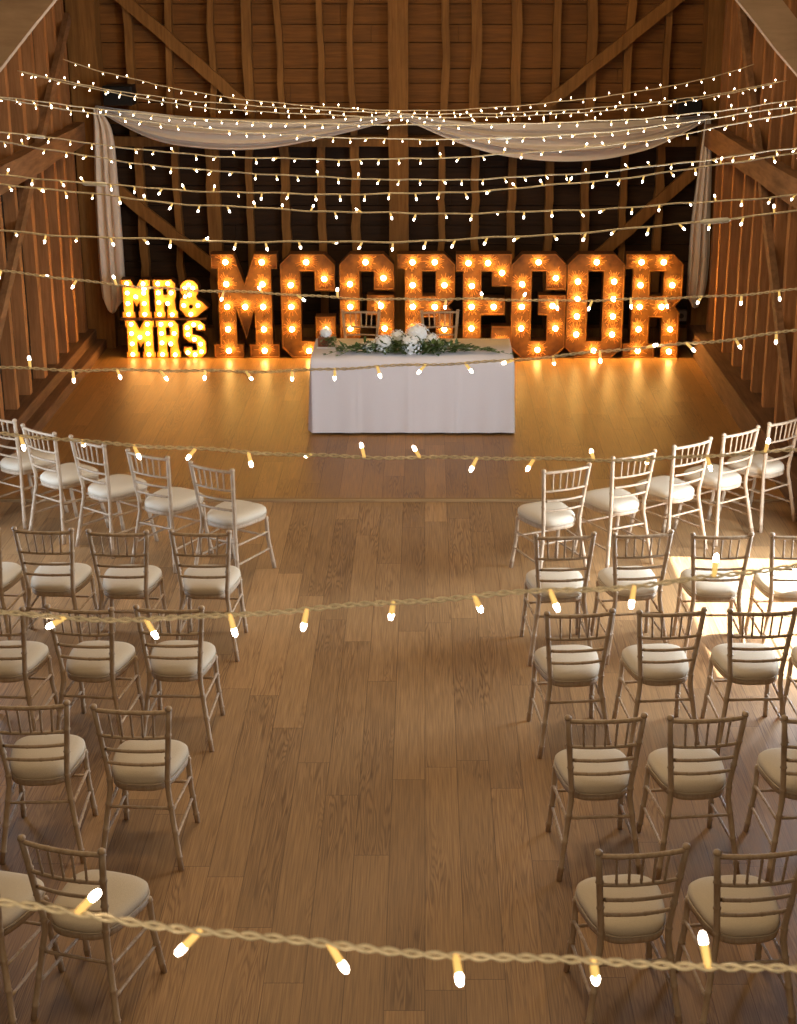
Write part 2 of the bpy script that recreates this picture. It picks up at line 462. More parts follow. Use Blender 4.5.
def loft(bm, layers, mi=0):
    rings = [[bm.verts.new((x, y, z)) for (x, y) in pts] for pts, z in layers]
    n = len(rings[0])
    for a, b in zip(rings, rings[1:]):
        for k in range(n):
            f = bm.faces.new((a[k], a[(k+1) % n], b[(k+1) % n], b[k])); f.material_index = mi
    f = bm.faces.new(rings[0]); f.material_index = mi
    f = bm.faces.new(rings[-1]); f.material_index = mi

def make_chair():
    root = empty('banquet_chair', (0, 0, 0))
    lm = M['lime']
    for s in (-1, 1):
        b = bmesh.new()
        knuckled(b, [(s*post_x(z), post_y(z), z) for z in (0, .15, .3, .42, .46, .5, .6, .7, .8, .90)], .0152, .14)
        z = .905; x, y = s*post_x(z), post_y(z)
        tube(b, [(x, y, z+d) for d in (-.005, .0, .006, .014, .02, .023)], [.010, .0175, .019, .0175, .012, .004], 8)
        tag(obj('rear_leg', b, lm, root, True))
    for s in (-1, 1):
        b = bmesh.new()
        knuckled(b, [(s*.195, .225, 0), (s*.180, .175, .25), (s*.174, .165, .43)], .0150, .12)
        obj('front_leg', b, lm, root, True)
    for i, z in enumerate((.895, .745, .665, .585)):
        b = bmesh.new(); hx = post_x(z)
        pts = [(hx*t, post_y(z) - .022*(1-t*t), z - .0*(1-t*t)) for t in [k/8-1 for k in range(17)]]
        knuckled(b, pts, .0115 if i == 0 else .0092, .055 if i else .09, 6, 1.22)
        obj('top_rail' if i == 0 else 'back_rail', b, lm, root, True)
    for k in range(5):
        t = (k-2)*.3
        b = bmesh.new()
        z0, z1 = .745, .895
        knuckled(b, [(post_x(z0)*t, post_y(z0)-.022*(1-t*t), z0), (post_x(z1)*t*1.0, post_y(z1)-.022*(1-t*t), z1)], .0062, .05, 6, 1.3)
        obj('spindle', b, lm, root, True)
    b = bmesh.new()
    o1, o2 = seat_outline(1.0), seat_outline(.9)
    loft(b, [(o2, .415), (o1, .422), (o1, .448), (o2, .452)])
    obj('seat_frame', b, lm, root, True)
    b = bmesh.new()
    sc = [(.93, .450), (1.0, .460), (1.02, .475), (1.01, .490), (.95, .504), (.80, .516), (.55, .523), (.25, .526)]
    loft(b, [(seat_outline(s), z) for s, z in sc])
    cu = obj('cushion', b, M['cushion'], root, True)
    b = bmesh.new(); o3 = seat_outline(1.015)
    o3 = o3 + o3[:1]
    tube(b, [(x, y, .458) for x, y in o3], .0045, 5, cap=False); tag(obj('piping', b, M['piping'], cu, True))
    # stretchers
    for s in (-1, 1):
        for z in (.31, .17):
            b = bmesh.new()
            knuckled(b, [(s*post_x(z), post_y(z), z), (s*.183, .18, z)], .008, .09, 6)
            obj('side_stretcher', b, lm, root, True)
    b = bmesh.new(); knuckled(b, [(-post_x(.33), post_y(.33), .33), (post_x(.33), post_y(.33), .33)], .008, .09, 6); obj('rear_stretcher', b, lm, root, True)
    b = bmesh.new(); knuckled(b, [(-.180, .178, .27), (.180, .178, .27)], .008, .09, 6); obj('front_stretcher', b, lm, root, True)
    return root

# pixel positions of the two rear post tops of every chair: rows run from the stage towards the viewer
ROWS = {
 ('left', 1): [((-21, 411), (17.5, 419.8)), ((21.6, 423.5), (55, 432.4)), ((68.3, 434.3), (106, 444.2)), ((127.6, 448.6), (167.3, 456)), ((189.3, 460.7), (233.1, 469))],
 ('left', 2): [((-60, 526.5), (-1, 527)), ((13.6, 527.3), (71.9, 527.9)), ((87.9, 529.8), (146.8, 529.8)), ((171.1, 529.8), (228.9, 529.8))],
 ('left', 3): [((-43, 605.5), (23, 606.4)), ((46.1, 605), (112, 607)), ((135.2, 605.6), (202, 605.6))],
 ('left', 4): [((-10, 702.5), (66.8, 699.9)), ((93, 705.4), (168.4, 706.2))],
 ('left', 5): [((-91, 838), (-5, 848)), ((18, 836.3), (104, 848.4))],
 ('right', 1): [((544.8, 469.2), (588.5, 463)), ((613, 456.4), (655, 449.3)), ((673.9, 445.2), (711.4, 436.7)), ((724.2, 433.5), (758.4, 425.4)), ((768.4, 422.6), (802.5, 414))],
 ('right', 2): [((535.4, 533.5), (594.5, 532.6)), ((614.3, 532.2), (671.8, 530.3)), ((694, 532.2), (750.5, 533)), ((773, 532.6), (830, 532.6))],
 ('right', 3): [((546.1, 611), (613.5, 609.4)), ((638.6, 609.8), (705.3, 608.3)), ((730.8, 608.3), (795.3, 608.3)), ((815, 608.3), (880, 608.3))],
 ('right', 4): [((566.9, 715.1), (645.6, 714.1)), ((669, 715.1), (747.1, 712.8)), ((783.6, 715.1), (862, 714))],
 ('right', 5): [((596.6, 849.4), (689.1, 845)), ((715.4, 849.4), (808, 846))],
}
ORD = {1: 'front row nearest the stage', 2: 'second row from the stage', 3: 'third row from the stage', 4: 'fourth row from the stage', 5: 'last row nearest the viewer'}
POSN = {5: ['first', 'second', 'third', 'fourth', 'fifth'], 4: ['first', 'second', 'third', 'fourth'], 3: ['first', 'second', 'third'], 2: ['first', 'second']}
proto = make_chair()
first = True
CH = []
for (side, row), lst in ROWS.items():
    seq = list(reversed(lst)) if side == 'left' else list(lst)       # counted from the aisle
    for i, (a, c) in enumerate(seq):
        A, B = at_height(*a, .925), at_height(*c, .925)
        mid = (A+B)/2; d = B-A
        ang = math.atan2(d.y, d.x) + (math.radians(2.5 if side == 'right' else -2.5) if row > 1 else 0)
        # local midpoint of the post tops is (0, -.25)
        off = Vector((math.sin(ang)*.25, -math.cos(ang)*.25, 0))*-1
        loc = Vector((mid.x, mid.y, 0)) + Vector((-math.sin(ang), math.cos(ang), 0))*.25
        CH.append((side, row, i, round(d.length, 3), round(math.degrees(ang), 1), tuple(round(v, 2) for v in loc)))
        o = proto if first else copy_tree(proto)
        first = False
        o.location = loc; o.rotation_euler = (0, 0, ang)
        where = 'beside the aisle' if i == 0 else POSN[5][i] + ' from the aisle'
        tag(o, 'limewashed spindle-back chair, %s side of aisle, %s, %s' % (side, ORD[row], where), 'chair', 'spindle-back chairs set in rows for the ceremony')
# two behind the table, facing the seats
for a, c, lab in (((341, 314), (379, 314), 'left-hand of two limewashed chairs behind the cloth-covered table'), ((424, 316), (461, 313), 'right-hand of two limewashed chairs behind the cloth-covered table')):
    A, B = at_height(*a, .955), at_height(*c, .955)
    mid = (A+B)/2; ang = math.atan2((B-A).y, (B-A).x)*.3 + PI
    o = copy_tree(proto)
    yb = 16.28
    o.location = (mid.x, yb-.25, .02); o.rotation_euler = (0, 0, ang)
    tag(o, lab, 'chair', 'limewashed chairs behind the table')

# ------------------------------------------------------------------ table
TX0, TX1, TY0, TY1, TZ = -1.10, .855, 14.87, 15.72, .77
cx, cy = (TX0+TX1)/2, (TY0+TY1)/2
t = empty('trestle_table', (cx, cy, .02)); tag(t, 'folding table hidden under the white cloth on the stage', 'table')
bm = bmesh.new(); box(bm, -.93, .93, -.38, .38, .70, .725, bev=.004); obj('tabletop', bm, M['box_wood'], t)
for sx in (-1, 1):
    for sy in (-1, 1):
        bm = bmesh.new(); tube(bm, [(sx*.75, sy*.3, 0), (sx*.75, sy*.3, .70)], .014, 8); obj('leg', bm, M['grey'], t, True)
# cloth: top plus a hanging skirt with gentle folds and pressed creases
bm = bmesh.new()
def perim(hx, hy, r, n=220):
    P = []
    segs = [(-hx+r, -hy, hx-r, -hy), (hx, -hy+r, hx, hy-r), (hx-r, hy, -hx+r, hy), (-hx, hy-r, -hx, -hy+r)]
    cs = [(hx-r, -hy+r, -PI/2), (hx-r, hy-r, 0), (-hx+r, hy-r, PI/2), (-hx+r, -hy+r, PI)]
    for (x0, y0, x1, y1), (qx, qy, a0) in zip(segs, cs):
        L = math.hypot(x1-x0, y1-y0); m = max(4, int(L/.02))
        for k in range(m): P.append((x0+(x1-x0)*k/m, y0+(y1-y0)*k/m, (y1-y0)/L, -(x1-x0)/L))
        for k in range(6):
            a = a0 + PI/2*k/6
            P.append((qx+r*math.cos(a), qy+r*math.sin(a), math.cos(a), math.sin(a)))
    return P
hx, hy = (TX1-TX0)/2, (TY1-TY0)/2
P = perim(hx, hy, .02)
nP = len(P)
rings = []
for j in range(15):
    q = j/14
    ring = []
    for i, (x, y, nx, ny) in enumerate(P):
        s = i/nP*2*PI
        z = TZ - .0 - q*(TZ-.045)
        fold = (.010*math.sin(s*19+1.3*math.sin(s*3)) + .007*math.sin(s*31+2))*q
        corner = (max(0, abs(x)/hx-.93)*max(0, abs(y)/hy-.8))*8
        crease = 0
        if y < -hy+.001:
            for cxx in (-.52, -.04, .44): crease += .012*math.exp(-((x-cxx)/.012)**2)
        f = fold*(.5 if y < -hy+.001 else 1.6) + corner*.12*q + crease*(.3+.7*q) + .012*q
        drop = 0.006 if j == 0 else 0
        ring.append(bm.verts.new((cx+x+nx*f - (nx*.008 if j == 0 else 0), cy+y+ny*f - (ny*.008 if j == 0 else 0), z + drop)))
    rings.append(ring)
for a, b in zip(rings, rings[1:]):
    for k in range(nP): bm.faces.new((a[k], a[(k+1) % nP], b[(k+1) % nP], b[k]))
bm.faces.new(rings[0])
cloth = obj('tablecloth', bm, M['cloth'], None, True)
tag(cloth, 'white linen cloth hanging to the floor over the table on the stage', 'tablecloth')

# ------------------------------------------------------------------ flowers
def leaf(bm, p, d, L, w, mi=0):
    d = Vector(d).normalized(); s = d.cross(Vector((0, 0, 1)))
    s = s.normalized() if s.length > .01 else Vector((1, 0, 0))
    up = s.cross(d).normalized()
    p = Vector(p)
    pts = [(0, 0, 0), (.3, .8, .05), (.6, 1, .06), (1, 0, -.08), (.6, -1, .06), (.3, -.8, .05)]
    mid = [p + d*L*t for t in (.3, .6)]
    vs = [bm.verts.new(p + d*L*a + s*w*b + up*L*c) for a, b, c in pts]
    f = bm.faces.new((vs[0], vs[1], vs[2], vs[3])); f.material_index = mi
    f = bm.faces.new((vs[0], vs[3], vs[4], vs[5])); f.material_index = mi

def petal_ball(bm, c, r, n=90, pr=.014):
    c = Vector(c)
    bmesh.ops.create_icosphere(bm, subdivisions=2, radius=r*.82, matrix=Matrix.Translation(c))
    for k in range(n):
        zz = 1-2*(k+.5)/n; a = k*2.39996
        rr = math.sqrt(1-zz*zz); nrm = Vector((rr*math.cos(a), rr*math.sin(a), zz))
        if zz < -.6: continue
        p = c + nrm*r*random.uniform(.88, 1.04)
        u = nrm.orthogonal().normalized(); v2 = nrm.cross(u)
        a0 = random.uniform(0, PI)
        for q in range(4):
            b0 = a0+q*PI/2
            e = u*math.cos(b0)+v2*math.sin(b0); g = nrm.cross(e)
            vs = [bm.verts.new(p), bm.verts.new(p+e*pr*.6+g*pr*.5+nrm*.003), bm.verts.new(p+e*pr*1.2+nrm*.005), bm.verts.new(p+e*pr*.6-g*pr*.5+nrm*.003)]
            bm.faces.new(vs)

TT = TZ+.012
fx, fy = -.165, 15.1
fl = empty('flower_arrangement', (fx, fy, TT)); tag(fl, 'long low arrangement of white hydrangeas and trailing greenery on the white table', 'flowers')
heads = [(-.23, -.03, .09, .10), (.03, -.06, .09, .115), (.09, .10, .15, .12), (-.1, .10, .12, .08), (.23, .06, .10, .075), (-.38, -.04, .05, .05), (.33, -.02, .06, .05)]
for x, y, z, r in heads:
    bm = bmesh.new(); petal_ball(bm, (x, y, z), r, int(90*(r/.11)**1.2)); obj('flower_head', bm, M['petal'], fl, norm=False)
bm = bmesh.new()
for k in range(900):
    t_ = random.gauss(0, .30)
    t_ = max(-.62, min(.78, t_))
    w = .13*(1-abs(t_)/.85)
    p = (t_, random.uniform(-1, 1)*w-.02, random.uniform(.01, .02+.11*(1-abs(t_)/.9)))
    d = (random.uniform(-1, 1)+t_*2, random.uniform(-1, .5), random.uniform(-.1, .7))
    leaf(bm, p, d, random.uniform(.05, .10), random.uniform(.012, .022), 0 if random.random() < .75 else 1)
obj('foliage', bm, [M['leaf'], M['leaf_pale']], fl, norm=False)
for q, (ex, ey) in enumerate(((-.78, -.14), (-.66, -.19), (.86, -.07), (.98, -.12), (.72, .08), (-.6, .06))):
    bm = bmesh.new()
    a, e = Vector((.3 if ex > 0 else -.3, 0, .05)), Vector((ex, ey, .012))
    pts = [a.lerp(e, k/8) + Vector((0, 0, .035*math.sin(k/8*PI))) for k in range(9)]
    tube(bm, pts, .0022, 5)
    for p in pts[1:]:
        for s in (-1, 1, .3):
            leaf(bm, p, Vector((math.copysign(1, ex), s*1.1, .25)), .045, .011, 1 if q % 2 else 0)
    obj('sprig', bm, [M['leaf'], M['leaf_pale']], fl, norm=False)
# white buds among the greenery
bm = bmesh.new()
for k in range(46):
    t_ = random.uniform(-.55, .6); w = .12*(1-abs(t_)/.8)
    p = Vector((t_, random.uniform(-1, 1)*w, .04+.12*(1-abs(t_)/.7)*random.random()))
    bmesh.ops.create_icosphere(bm, subdivisions=1, radius=random.uniform(.007, .014), matrix=Matrix.Translation(p))
obj('small_blossoms', bm, M['petal'], fl, True)

# small boxed posy at the left end
bx_, by_ = -.97, 15.33
bb = empty('posy_box', (bx_, by_, TT)); tag(bb, 'small brown box of white flowers and leaves at left end of table', 'flower box')
bm = bmesh.new(); box(bm, -.09, .09, -.07, .07, 0, .012, bev=.002)
tag(obj('stand', bm, M['paper'], bb), 'white square stand')
bm = bmesh.new()
box(bm, -.075, .02, -.05, .05, .012, .1, bev=.003)
obj('box', bm, M['box_wood'], bb)
bm = bmesh.new()
for k in range(110): leaf(bm, (random.uniform(-.04, .085), random.uniform(-.07, .04), random.uniform(.03, .09)), (random.uniform(-1, 1.2), random.uniform(-1, .4), random.uniform(-.4, .8)), random.uniform(.03, .055), .012, random.choice((0, 1)))
obj('greenery', bm, [M['leaf'], M['leaf_pale']], bb, norm=False)
bm = bmesh.new(); petal_ball(bm, (0, .0, .14), .055, 50)
obj('flower_head', bm, M['petal'], bb, norm=False)

# ------------------------------------------------------------------ marquee letters
def inset(poly, d):
    n = len(poly); out = []
    area = sum(poly[i][0]*poly[(i+1) % n][1]-poly[(i+1) % n][0]*poly[i][1] for i in range(n))
    s = 1 if area > 0 else -1
    for i in range(n):
        p0, p1, p2 = Vector(poly[i-1]), Vector(poly[i]), Vector(poly[(i+1) % n])
        e1, e2 = (p1-p0).normalized(), (p2-p1).normalized()
        n1, n2 = Vector((-e1.y, e1.x))*s, Vector((-e2.y, e2.x))*s
        m = (n1+n2)
        k = 1+n1.dot(n2)
        out.append(tuple(p1 + m*(d/max(k, .25))))
    return out

def fill(bm, loops, y, mi):
    b2 = bmesh.new()
    for lp in loops:
        vs = [b2.verts.new((x, y, z)) for x, z in lp]
        for k in range(len(vs)): b2.edges.new((vs[k], vs[(k+1) % len(vs)]))
    bmesh.ops.triangle_fill(b2, use_beauty=True, use_dissolve=False, edges=list(b2.edges))
    for f in b2.faces: f.material_index = mi
    me = bpy.data.meshes.new('t'); b2.to_mesh(me); b2.free(); bm.from_mesh(me); bpy.data.meshes.remove(me)

def strip(bm, A, ya, B, yb, mi):
    n = len(A)
    va = [bm.verts.new((x, ya, z)) for x, z in A]; vb = [bm.verts.new((x, yb, z)) for x, z in B]
    for k in range(n):
        f = bm.faces.new((va[k], va[(k+1) % n], vb[(k+1) % n], vb[k])); f.material_index = mi

def bulb_mesh(name, r, mat):
    bm = bmesh.new()
    # globe
    prof = [(-.0*r, .45), (-.5, .72), (-1.1, 1.0), (-1.7, .9), (-2.15, .55), (-2.35, .12)]
    tube(bm, [(0, a*r, 0) for a, _ in prof], [b*r for _, b in prof], 12, 0, True)
    tube(bm, [(0, .9*r, 0), (0, .55*r, 0), (0, 0, 0), (0, -.1*r, 0)], [.75*r, .75*r, .55*r, .5*r], 12, 1, True)
    bmesh.ops.recalc_face_normals(bm, faces=bm.faces)
    me = bpy.data.meshes.new(name); bm.to_mesh(me); bm.free()
    me.materials.append(mat); me.materials.append(M['socket'])
    for p in me.polygons: p.use_smooth = True
    return me
BIG = bulb_mesh('bulb', .030, M['bulb']); SMALL = bulb_mesh('bulb', .0235, M['bulb_small'])

def letter(ch, poly, holes, bulbs, X, Y, Z, label, small=False, sx=1, sz=1, depth=.2, group=None):
    poly = [(x*sx, z*sz) for x, z in poly]; holes = [[(x*sx, z*sz) for x, z in h] for h in holes]
    bulbs = [(x*sx, z*sz) for x, z in bulbs]
    root = empty('marquee_letter', (X, Y, Z))
    tag(root, label, 'light-up letter', group)
    rim, rec = (.006, .022) if small else (.012, .045)
    bm = bmesh.new()
    for lp in [poly]+holes:
        hole = lp is not poly
        ins = inset(lp, -rim if hole else rim)
        strip(bm, lp, 0, lp, depth, 0)
        strip(bm, lp, 0, ins, 0, 1)
        strip(bm, ins, 0, ins, rec, 1)
    fill(bm, [poly]+holes, depth, 0)
    obj('letter_box', bm, [M['letter_small_side'] if small else M['letter_side'], M['rim']], root)
    bm = bmesh.new()
    fill(bm, [inset(poly, rim)]+[inset(h, -rim) for h in holes], rec, 0)
    if not small:                                   # paler raised ribs put in for the starburst glow round each bulb
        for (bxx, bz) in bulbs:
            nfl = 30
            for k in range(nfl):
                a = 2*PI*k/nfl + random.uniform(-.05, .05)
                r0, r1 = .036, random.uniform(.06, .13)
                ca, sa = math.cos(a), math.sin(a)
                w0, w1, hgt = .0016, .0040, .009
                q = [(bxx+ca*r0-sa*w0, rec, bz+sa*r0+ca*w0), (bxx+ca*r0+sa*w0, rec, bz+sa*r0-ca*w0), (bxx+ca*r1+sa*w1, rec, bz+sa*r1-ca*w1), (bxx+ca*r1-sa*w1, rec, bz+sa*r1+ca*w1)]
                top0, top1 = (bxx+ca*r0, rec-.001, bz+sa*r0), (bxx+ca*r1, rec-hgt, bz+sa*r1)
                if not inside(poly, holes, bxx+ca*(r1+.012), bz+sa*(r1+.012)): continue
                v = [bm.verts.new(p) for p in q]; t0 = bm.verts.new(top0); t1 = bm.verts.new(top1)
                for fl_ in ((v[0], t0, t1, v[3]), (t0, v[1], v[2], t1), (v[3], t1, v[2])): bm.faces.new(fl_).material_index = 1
    obj('face_plate', bm, [M['small_face'] if small else M['face'], M['glow_rib']], root, norm=False)
    for (bxx, bz) in bulbs:
        o = bpy.data.objects.new('bulb', SMALL if small else BIG); C.objects.link(o); o.parent = root
        o.location = (bxx, rec-.026 if not small else rec-.018, bz)
    return root

def inside(poly, holes, x, z):
    def inn(P):
        c = False; n = len(P)
        for i in range(n):
            x0, z0 = P[i]; x1, z1 = P[(i+1) % n]
            if (z0 > z) != (z1 > z) and x < (x1-x0)*(z-z0)/(z1-z0)+x0: c = not c
        return c
    return inn(poly) and not any(inn(h) for h in holes)

PM = [(0,0),(.34,0),(.34,.16),(.27,.16),(.27,.58),(.375,.22),(.48,.58),(.48,.16),(.41,.16),(.41,0),(.75,0),(.75,.16),(.68,.16),(.68,1.03),(.75,1.03),(.75,1.2),(.49,1.2),(.375,.86),(.26,1.2),(0,1.2),(0,1.03),(.07,1.03),(.07,.16),(0,.16)]
BMs = [(.17, z) for z in (.09, .34, .6, .86, 1.11)] + [(.58, z) for z in (.09, .34, .6, .86, 1.11)] + [(.375, .6)]
PC = [(.12,0),(.50,0),(.62,.12),(.62,.48),(.39,.48),(.39,.2),(.23,.2),(.23,1.0),(.39,1.0),(.39,.78),(.62,.78),(.62,1.08),(.5,1.2),(.12,1.2),(0,1.08),(0,.12)]
BC = [(.3,1.11),(.5,.92),(.12,.85),(.12,.6),(.12,.34),(.51,.34),(.31,.09)]
PG = [(.12,0),(.5,0),(.62,.12),(.62,.73),(.31,.73),(.31,.5),(.41,.5),(.41,.2),(.23,.2),(.23,1.0),(.39,1.0),(.39,.79),(.62,.79),(.62,1.08),(.5,1.2),(.12,1.2),(0,1.08),(0,.12)]
BG = [(.3,1.11),(.5,.93),(.12,.86),(.12,.6),(.47,.61),(.12,.35),(.51,.35),(.31,.1)]
PR = [(0,0),(.36,0),(.36,.17),(.29,.17),(.29,.47),(.43,.47),(.43,0),(.63,0),(.63,.53),(.57,.6),(.65,.69),(.65,1.08),(.53,1.2),(0,1.2),(0,1.03),(.08,1.03),(.08,.17),(0,.17)]
HR = [[(.28,.72),(.43,.72),(.43,1.0),(.28,1.0)]]
BR = [(.17,1.11),(.42,1.11),(.17,.85),(.53,.85),(.17,.6),(.42,.6),(.17,.34),(.53,.34),(.17,.09),(.53,.08)]
PE = [(0,0),(.63,0),(.63,.37),(.41,.37),(.41,.19),(.29,.19),(.29,.5),(.56,.5),(.56,.69),(.29,.69),(.29,1.0),(.41,1.0),(.41,.83),(.63,.83),(.63,1.2),(0,1.2),(0,1.0),(.08,1.0),(.08,.19),(0,.19)]
BE = [(.14,1.1),(.36,1.1),(.52,.99),(.18,.84),(.18,.6),(.43,.6),(.18,.35),(.17,.1),(.36,.09),(.52,.17)]
PO = [(.12,0),(.53,0),(.65,.12),(.65,1.08),(.53,1.2),(.12,1.2),(0,1.08),(0,.12)]
HO = [[(.24,.2),(.41,.2),(.41,1.0),(.24,1.0)]]
BO = [(.325,1.11)] + [(.12, z) for z in (.89, .69, .49, .28)] + [(.53, z) for z in (.89, .69, .49, .28)] + [(.325, .09)]
YL = 17.95
G_BIG = 'tall copper light-up letters along the back of the stage'
BIGL = [('M', PM, [], BMs, -2.42, 'tall copper light-up letter M, first of the tall ones from the left'),
 ('C', PC, [], BC, -1.64, 'tall copper light-up letter C between the M and the first G'),
 ('G', PG, [], BG, -.97, 'tall copper light-up letter G behind the left half of the table'),
 ('R', PR, HR, BR, -.31, 'tall copper light-up letter R behind the middle of the table'),
 ('E', PE, [], BE, .35, 'tall copper light-up letter E behind the right end of the table'),
 ('G', PG, [], BG, .98, 'tall copper light-up letter G just right of the table, before the O'),
 ('O', PO, HO, BO, 1.61, 'tall copper light-up letter O, second from the right end'),
 ('R', PR, HR, BR, 2.27, 'tall copper light-up letter R at the right end beside the drape')]
for ch, P_, H_, B_, X, lab in BIGL:
    letter(ch, P_, H_, B_, X, YL, .02, lab, group=G_BIG)
# small ones in two rows
S_ = [(.06,0),(.20,0),(.26,.06),(.26,.20),(.20,.26),(.11,.28),(.11,.36),(.15,.36),(.15,.32),(.26,.32),(.26,.38),(.20,.44),(.06,.44),(0,.38),(0,.24),(.06,.19),(.15,.17),(.15,.09),(.10,.09),(.10,.13),(0,.13),(0,.06)]
BS_ = [(.05,.07),(.13,.045),(.205,.08),(.20,.17),(.13,.225),(.06,.28),(.055,.36),(.13,.395),(.205,.37)]
amp = [(.116+.108*math.cos(math.radians(a)), .332+.108*math.sin(math.radians(a))) for a in range(-45, 226, 18)]
amp += [(0, .20), (-.005, .10), (.06, .015), (.12, 0), (.19, .01), (.235, .05), (.33, .12), (.25, .19), (.205, .215)]
AH = [[(.125+.02*math.cos(a), .13+.02*math.sin(a)) for a in [k*PI/3 for k in range(6)]]]
BA = [(.07,.35),(.16,.35),(.115,.385),(.12,.27),(.05,.15),(.21,.15),(.125,.05)]
BR_S = [(.17,1.09),(.45,1.09),(.17,.8),(.53,.8),(.17,.5),(.42,.47),(.17,.13),(.53,.12)]
BM_S = [(.17, z) for z in (.13, .47, .8, 1.09)] + [(.58, z) for z in (.13, .47, .8, 1.09)] + [(.375, .68)]
k_, kz = .45, .367
z2 = .02+.44+.028
PMs = [(0,0),(.34,0),(.34,.2),(.30,.2),(.30,.50),(.375,.34),(.45,.50),(.45,.2),(.41,.2),(.41,0),(.75,0),(.75,.2),(.71,.2),(.71,.98),(.75,.98),(.75,1.2),(.49,1.2),(.375,.95),(.26,1.2),(0,1.2),(0,.98),(.04,.98),(.04,.2),(0,.2)]
PRs = [(0,0),(.34,0),(.34,.2),(.31,.2),(.31,.47),(.41,.47),(.38,.2),(.38,0),(.69,0),(.69,.2),(.65,.25),(.62,.56),(.66,.68),(.66,1.08),(.54,1.2),(0,1.2),(0,.98),(.04,.98),(.04,.2),(0,.2)]
HRs = [[(.30,.74),(.40,.74),(.40,.97),(.30,.97)]]
G_S = 'small gold light-up letters stacked in two rows'
letter('M', PMs, [], BM_S, -3.43, YL, .02, 'small gold light-up letter M in the lower row', True, k_, kz, .18, G_S)
letter('R', PRs, HRs, BR_S, -3.08, YL, .02, 'small gold light-up letter R in the lower row', True, .40, kz, .18, G_S)
letter('S', S_, [], BS_, -2.77, YL, .02, 'small gold light-up letter S ending the lower row', True, 1, 1, .18, G_S)
letter('M', PMs, [], BM_S, -3.45, YL, z2, 'small gold light-up letter M in the upper row', True, k_, kz, .18, G_S)
letter('R', PRs, HRs, BR_S, -3.09, YL, z2, 'small gold light-up letter R in the upper row', True, .40, kz, .18, G_S)
letter('&', amp, AH, BA, -2.79, YL, z2, 'small gold light-up ampersand ending the upper row', True, 1, 1, .18, G_S)
bm = bmesh.new(); box(bm, -3.48, -2.50, YL+.004, YL+.18,   .462, .486, bev=.002)
tag(obj('shelf_board', bm, M['letter_small_side']), 'dark board between the two rows of small gold letters', 'board')

# ------------------------------------------------------------------ drapes
DY = 18.32
dr = empty('fabric_drape', on_plane_y(400, 116, DY)); tag(dr, 'long cream voile draped in two swags with hanging tails across the back wall', 'drape')
d0 = dr.location.copy()
def interp(pts, x):
    for (x0, y0), (x1, y1) in zip(pts, pts[1:]):
        if x <= x1:
            t = (x-x0)/(x1-x0) if x1 > x0 else 0
            return y0 + (y1-y0)*t
    return pts[-1][1]
def smooth_interp(pts, x):
    n = len(pts)
    for i in range(n-1):
        if x <= pts[i+1][0] or i == n-2:
            x0, y0 = pts[i]; x1, y1 = pts[i+1]
            m0 = (pts[i+1][1]-pts[i-1][1])/(pts[i+1][0]-pts[i-1][0]) if i > 0 else (y1-y0)/(x1-x0)
            m1 = (pts[i+2][1]-pts[i][1])/(pts[i+2][0]-pts[i][0]) if i < n-2 else (y1-y0)/(x1-x0)
            h = x1-x0; t = (x-x0)/h
            return (2*t**3-3*t**2+1)*y0+(t**3-2*t**2+t)*h*m0+(-2*t**3+3*t**2)*y1+(t**3-t**2)*h*m1
def swag(top, bot, x0, x1, ph):
    bm = bmesh.new(); nu, nv = 90, 34
    grid = []
    for i in range(nu+1):
        x = x0+(x1-x0)*i/nu
        yt, yb = smooth_interp(top, x), smooth_interp(bot, x)
        span = max(.0, (yb-yt)/35)
        row = []
        for j in range(nv+1):
            q = j/nv
            y = yt+(yb-yt)*q
            p = on_plane_y(x, y, DY)
            w = (math.sin(q*22+ph+.8*math.sin(i/nu*PI)) * .5 + math.sin(q*37+ph*2+i/nu*2)*.3)
            p.y += w*.09*min(1, .25+span) - .07*math.sin(q*PI)*min(1, span)
            row.append(bm.verts.new(p-d0))
        grid.append(row)
    for a, b in zip(grid, grid[1:]):
        for k in range(nv): bm.faces.new((a[k], a[k+1], b[k+1], b[k]))
    o = obj('swag', bm, M['drape'], dr, True, norm=False)
    m = o.modifiers.new('s', 'SOLIDIFY'); m.thickness = .004
swag([(95,106),(140,112),(200,118),(300,120),(360,117),(402,113)], [(95,109),(115,121),(140,134),(166,143),(200,148),(236,150),(270,148),(300,143),(352,131),(402,117)], 95, 402, .4)
swag([(398,113),(440,119),(500,123),(600,122),(660,119),(709,115)], [(398,117),(420,126),(447,138),(478,149),(507,156),(540,160),(568,161),(600,159),(623,155),(652,147),(678,135),(709,119)], 398, 709, 1.7)
def tail(lefts, rights, y0, y1, ph):
    bm = bmesh.new(); nu, nv = 60, 30
    grid = []
    for i in range(nu+1):
        y = y0+(y1-y0)*i/nu
        xl, xr = smooth_interp(lefts, y), smooth_interp(rights, y)
        row = []
        for j in range(nv+1):
            q = j/nv
            p = on_plane_y(xl+(xr-xl)*q, y - (9*abs(2*q-1)**3 * max(0, (i/nu-.93)/.07)), DY-.03)
            wd = (xr-xl)/22
            p.y += (math.sin(q*19+ph+.5*math.sin(i/nu*3))*.6+math.sin(q*31+ph)*.3)*.05*wd
            row.append(bm.verts.new(p-d0))
        grid.append(row)
    for a, b in zip(grid, grid[1:]):
        for k in range(nv): bm.faces.new((a[k], a[k+1], b[k+1], b[k]))
    o = obj('tail', bm, M['drape'], dr, True, norm=False)
    m = o.modifiers.new('s', 'SOLIDIFY'); m.thickness = .004
tail([(108, 93), (180, 94), (260, 98), (300, 102), (314, 107)], [(108, 99), (130, 111), (180, 117), (260, 123), (300, 124), (314, 118)], 108, 313, 1.0)
